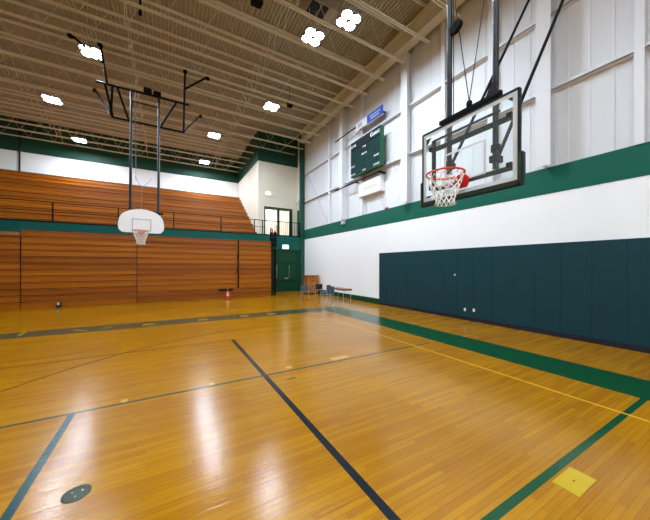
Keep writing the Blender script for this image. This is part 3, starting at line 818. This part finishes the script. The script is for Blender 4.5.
# masts lean back up to the hanger frame at Y=14.5
FY = 14.5
for (xa, xb_) in ((-1.01, -1.31), (-.22, -.29)):
    MB().tube([(xa, gy+.1, 3.3), (xb_, FY, 9.42)], .045, 10).build('mast', M['gun'], G, smooth=True)
MB().bar((gx-.45, gy+.09, 3.72), (gx+.62, gy+.09, 3.72), .06, .07).build('cross_bar', M['black'], G)
MB().bar((gx-.35, gy+.09, 3.32), (gx+.5, gy+.09, 3.32), .06, .07).build('cross_bar', M['black'], G)
for xx in (-1.01, -.3): 
    MB().box(xx-.03, xx+.03, gy+.03, gy+.09, 3.29, 3.35).box(xx-.03, xx+.03, gy+.03, gy+.09, 3.66, 3.75).build('board_clamp', M['black'], G)
MB().tube([(-2.48, FY, 9.46), (.93, FY, 9.46)], .045, 8).build('hanger_bar', M['black'], G)
MB().tube([(-1.95, FY, 8.14), (.72, FY, 8.14)], .04, 8).build('hanger_bar', M['black'], G)
MB().tube([(-1.3, FY, 9.0), (-.3, FY, 9.0)], .025, 8).build('hanger_bar', M['black'], G)
for a, b in (((-2.36,FY,11.05),(-2.12,FY,9.46)), ((-2.2,FY,9.46),(-1.93,FY,8.14)), ((.76,FY,11.05),(.70,FY,8.1)),
             ((-3.28,FY,11.05),(-2.28,FY,10.3)), ((1.73,FY,11.05),(.74,FY,10.15))):
    MB().tube([a, b], .045, 8).build('hanger_strut', M['black'], G)
for a, b in (((-1.95,FY,8.14),(-3.2,18.4,11.05)), ((.70,FY,8.14),(1.8,18.4,11.05)), ((-2.0,FY,8.2),(-1.95,FY,9.46)), ((-1.78,FY,9.4),(-1.4,FY,8.2)), ((.4,FY,9.42),(-.2,FY,8.2))):
    MB().tube([a, b], .045, 8).build('brace', M['black'], G)
for p_ in ((-2.36,FY,11.0),(.76,FY,11.0),(-3.28,FY,11.0),(1.73,FY,11.0),(-3.2,18.4,11.0),(1.8,18.4,11.0)):
    MB().box(p_[0]-.08, p_[0]+.08, p_[1]-.1, p_[1]+.1, p_[2]-.08, p_[2]+.06).build('joist_clamp', M['black'], G, bevel=.015)
MB().box(-.86, -.55, FY-.1, FY+.1, 9.5, 9.72).box(-.5, -.2, FY-.08, FY+.08, 9.5, 9.68).build('hoist_motor', M['black'], G, bevel=.02)
for a, b in (((-1.15,FY-.1,9.4),(-.9,11.6,4.9)), ((-.95,11.9,5.1),(-.72,11.5,4.6)), ((-.45,11.9,5.1),(-.72,11.5,4.6)), ((-.72,11.5,4.6),(-.72,11.2,3.74))):
    MB().tube([a, b], .008, 5).build('cable', M['cable_grey'], G)
# hoist rod in front
hr = empty('hoist_rod', 'short black rod hanging from the roof at the top edge above the fan hoop', 'rod', (-.82, 12.0, 10.98))
MB().tube([(0,0,.1),(0,0,1.38)], .04, 8).build('rod', M['black'], hr)
MB().lathe([(.02,-.06),(.06,-.02),(.06,.08),(.03,.14)], sides=12).build('knob', M['black'], hr, smooth=True)

# ---------------------------------------------------------------- chairs, table and cabinet in the far corner
def chair(mat, label, loc, rz, group='chairs in the far corner'):
    t = empty('stacking_chair', label, 'chair', loc, rz, group)
    # frame faces -Y locally
    for s in (-1, 1):
        x = s*.22
        MB().tube([(x,-.22,.0),(x*.95,-.19,.43)], .012, 6).build('leg', M['chrome'], t)
        MB().tube([(x,.24,.0),(x*.95,.17,.43)], .012, 6).build('leg', M['chrome'], t)
        MB().tube([(x*.95,-.19,.43),(x*.95,.18,.43),(x*.93,.25,.82)], .012, 6).build('back_frame', M['chrome'], t)
    mb = MB()
    mb.prism([(-.23,.435),(-.2,.462),(.1,.452),(.2,.462),(.2,.447),(.1,.438),(-.2,.445)], -.22, .22, 'x')
    mb.build('seat', M[mat], t, bevel=.004)
    mb = MB(); n = 8
    for k in range(n):
        a0 = -.22+.44*k/n; a1 = -.22+.44*(k+1)/n
        f_ = lambda a: .05*(1-(a/.22)**2)
        mb.prism([(a0,.19+f_(a0)),(a1,.19+f_(a1)),(a1,.215+f_(a1)),(a0,.215+f_(a0))], .56, .86)
    mb.build('backrest', M[mat], t)
    return t
chair('chair_blue', 'blue grey chair with thin metal legs, leftmost beside the green pier', (6.95, 14.5, 0), math.radians(150))
chair('chair_blue', 'blue grey chair in front of the brown table', (7.5, 12.75, 0), math.radians(-60))
chair('chair_black', 'black chair behind the blue grey ones, nearer the table', (8.05, 14.05, 0), math.radians(-150))
chair('chair_black', 'black chair nearer the wooden cabinet', (8.05, 14.95, 0), math.radians(165))
tb = empty('folding_table', 'small brown topped table with metal legs against the white wall', 'table', (8.28, 12.8, 0))
MB().box(-.27, .27, -.72, .72, .71, .745).build('table_top', M['brown_top'], tb, bevel=.006)
MB().box(-.25, .25, -.7, .7, .655, .71).build('apron', M['brown_top'], tb)
for sx in (-1, 1):
    for sy in (-1, 1):
        MB().tube([(sx*.22, sy*.6, .66), (sx*.23, sy*.64, 0)], .014, 6).build('leg', M['chrome'], tb)
MB().tube([(0,-.6,.25),(0,.6,.25)], .01, 6).build('stretcher', M['chrome'], tb)
cb = empty('cabinet', 'brown wooden cabinet standing in the far corner behind the chairs', 'cabinet', (8.9, 17.6, 0))
MB().box(-.44, .44, -.28, .3, 0.06, 1.24).build('body', M['cabinet'], cb, bevel=.008)
MB().box(-.48, .48, -.32, .32, 1.24, 1.3).build('top', M['bleacher_dark'], cb, bevel=.008)
MB().box(-.42, .42, -.26, .28, 0, .06).build('plinth', M['black'], cb)
for a, b in ((-.42, -.005), (.005, .42)):
    d_ = MB().box(a, b, -.3, -.28, .1, .82).build('door', M['cabinet'], cb, bevel=.005)
    kx = b-.05 if a < -.1 else a+.05
    MB().box(kx-.01, kx+.01, -.33, -.3, .5, .6).build('handle', M['black'], d_)
for z in (.86, 1.06):
    d_ = MB().box(-.42, .42, -.3, -.28, z, z+.16).build('drawer', M['bleacher'], cb, bevel=.005)
    MB().box(-.08, .08, -.325, -.3, z+.07, z+.09).build('handle', M['black'], d_)

# ---------------------------------------------------------------- camera, world, colour
cam = bpy.data.cameras.new('camera'); co = bpy.data.objects.new('camera', cam); C.objects.link(co)
cam.sensor_width = 36; cam.lens = 279/650*36; cam.shift_y = 6/650; cam.clip_end = 200
co.matrix_world = Matrix.Translation((0, 0, 1.95)) @ Matrix.Rotation(math.radians(-29.7), 4, 'Z') @ Matrix.Rotation(PI/2, 4, 'X') @ Matrix.Rotation(math.radians(.13), 4, 'Z')
scn.camera = co
w = bpy.data.worlds.new('world'); scn.world = w; w.use_nodes = True
w.node_tree.nodes['Background'].inputs[0].default_value = (.5,.55,.6,1)
w.node_tree.nodes['Background'].inputs[1].default_value = .0
scn.view_settings.view_transform = 'Standard'; scn.view_settings.look = 'None'
scn.view_settings.gamma = 1; scn.view_settings.use_curve_mapping = False
scn.view_settings.exposure = 2.15
scn.cycles.use_denoising = True
scn.cycles.max_bounces = 8; scn.cycles.diffuse_bounces = 5; scn.cycles.transparent_max_bounces = 8
scn.cycles.sample_clamp_indirect = 8
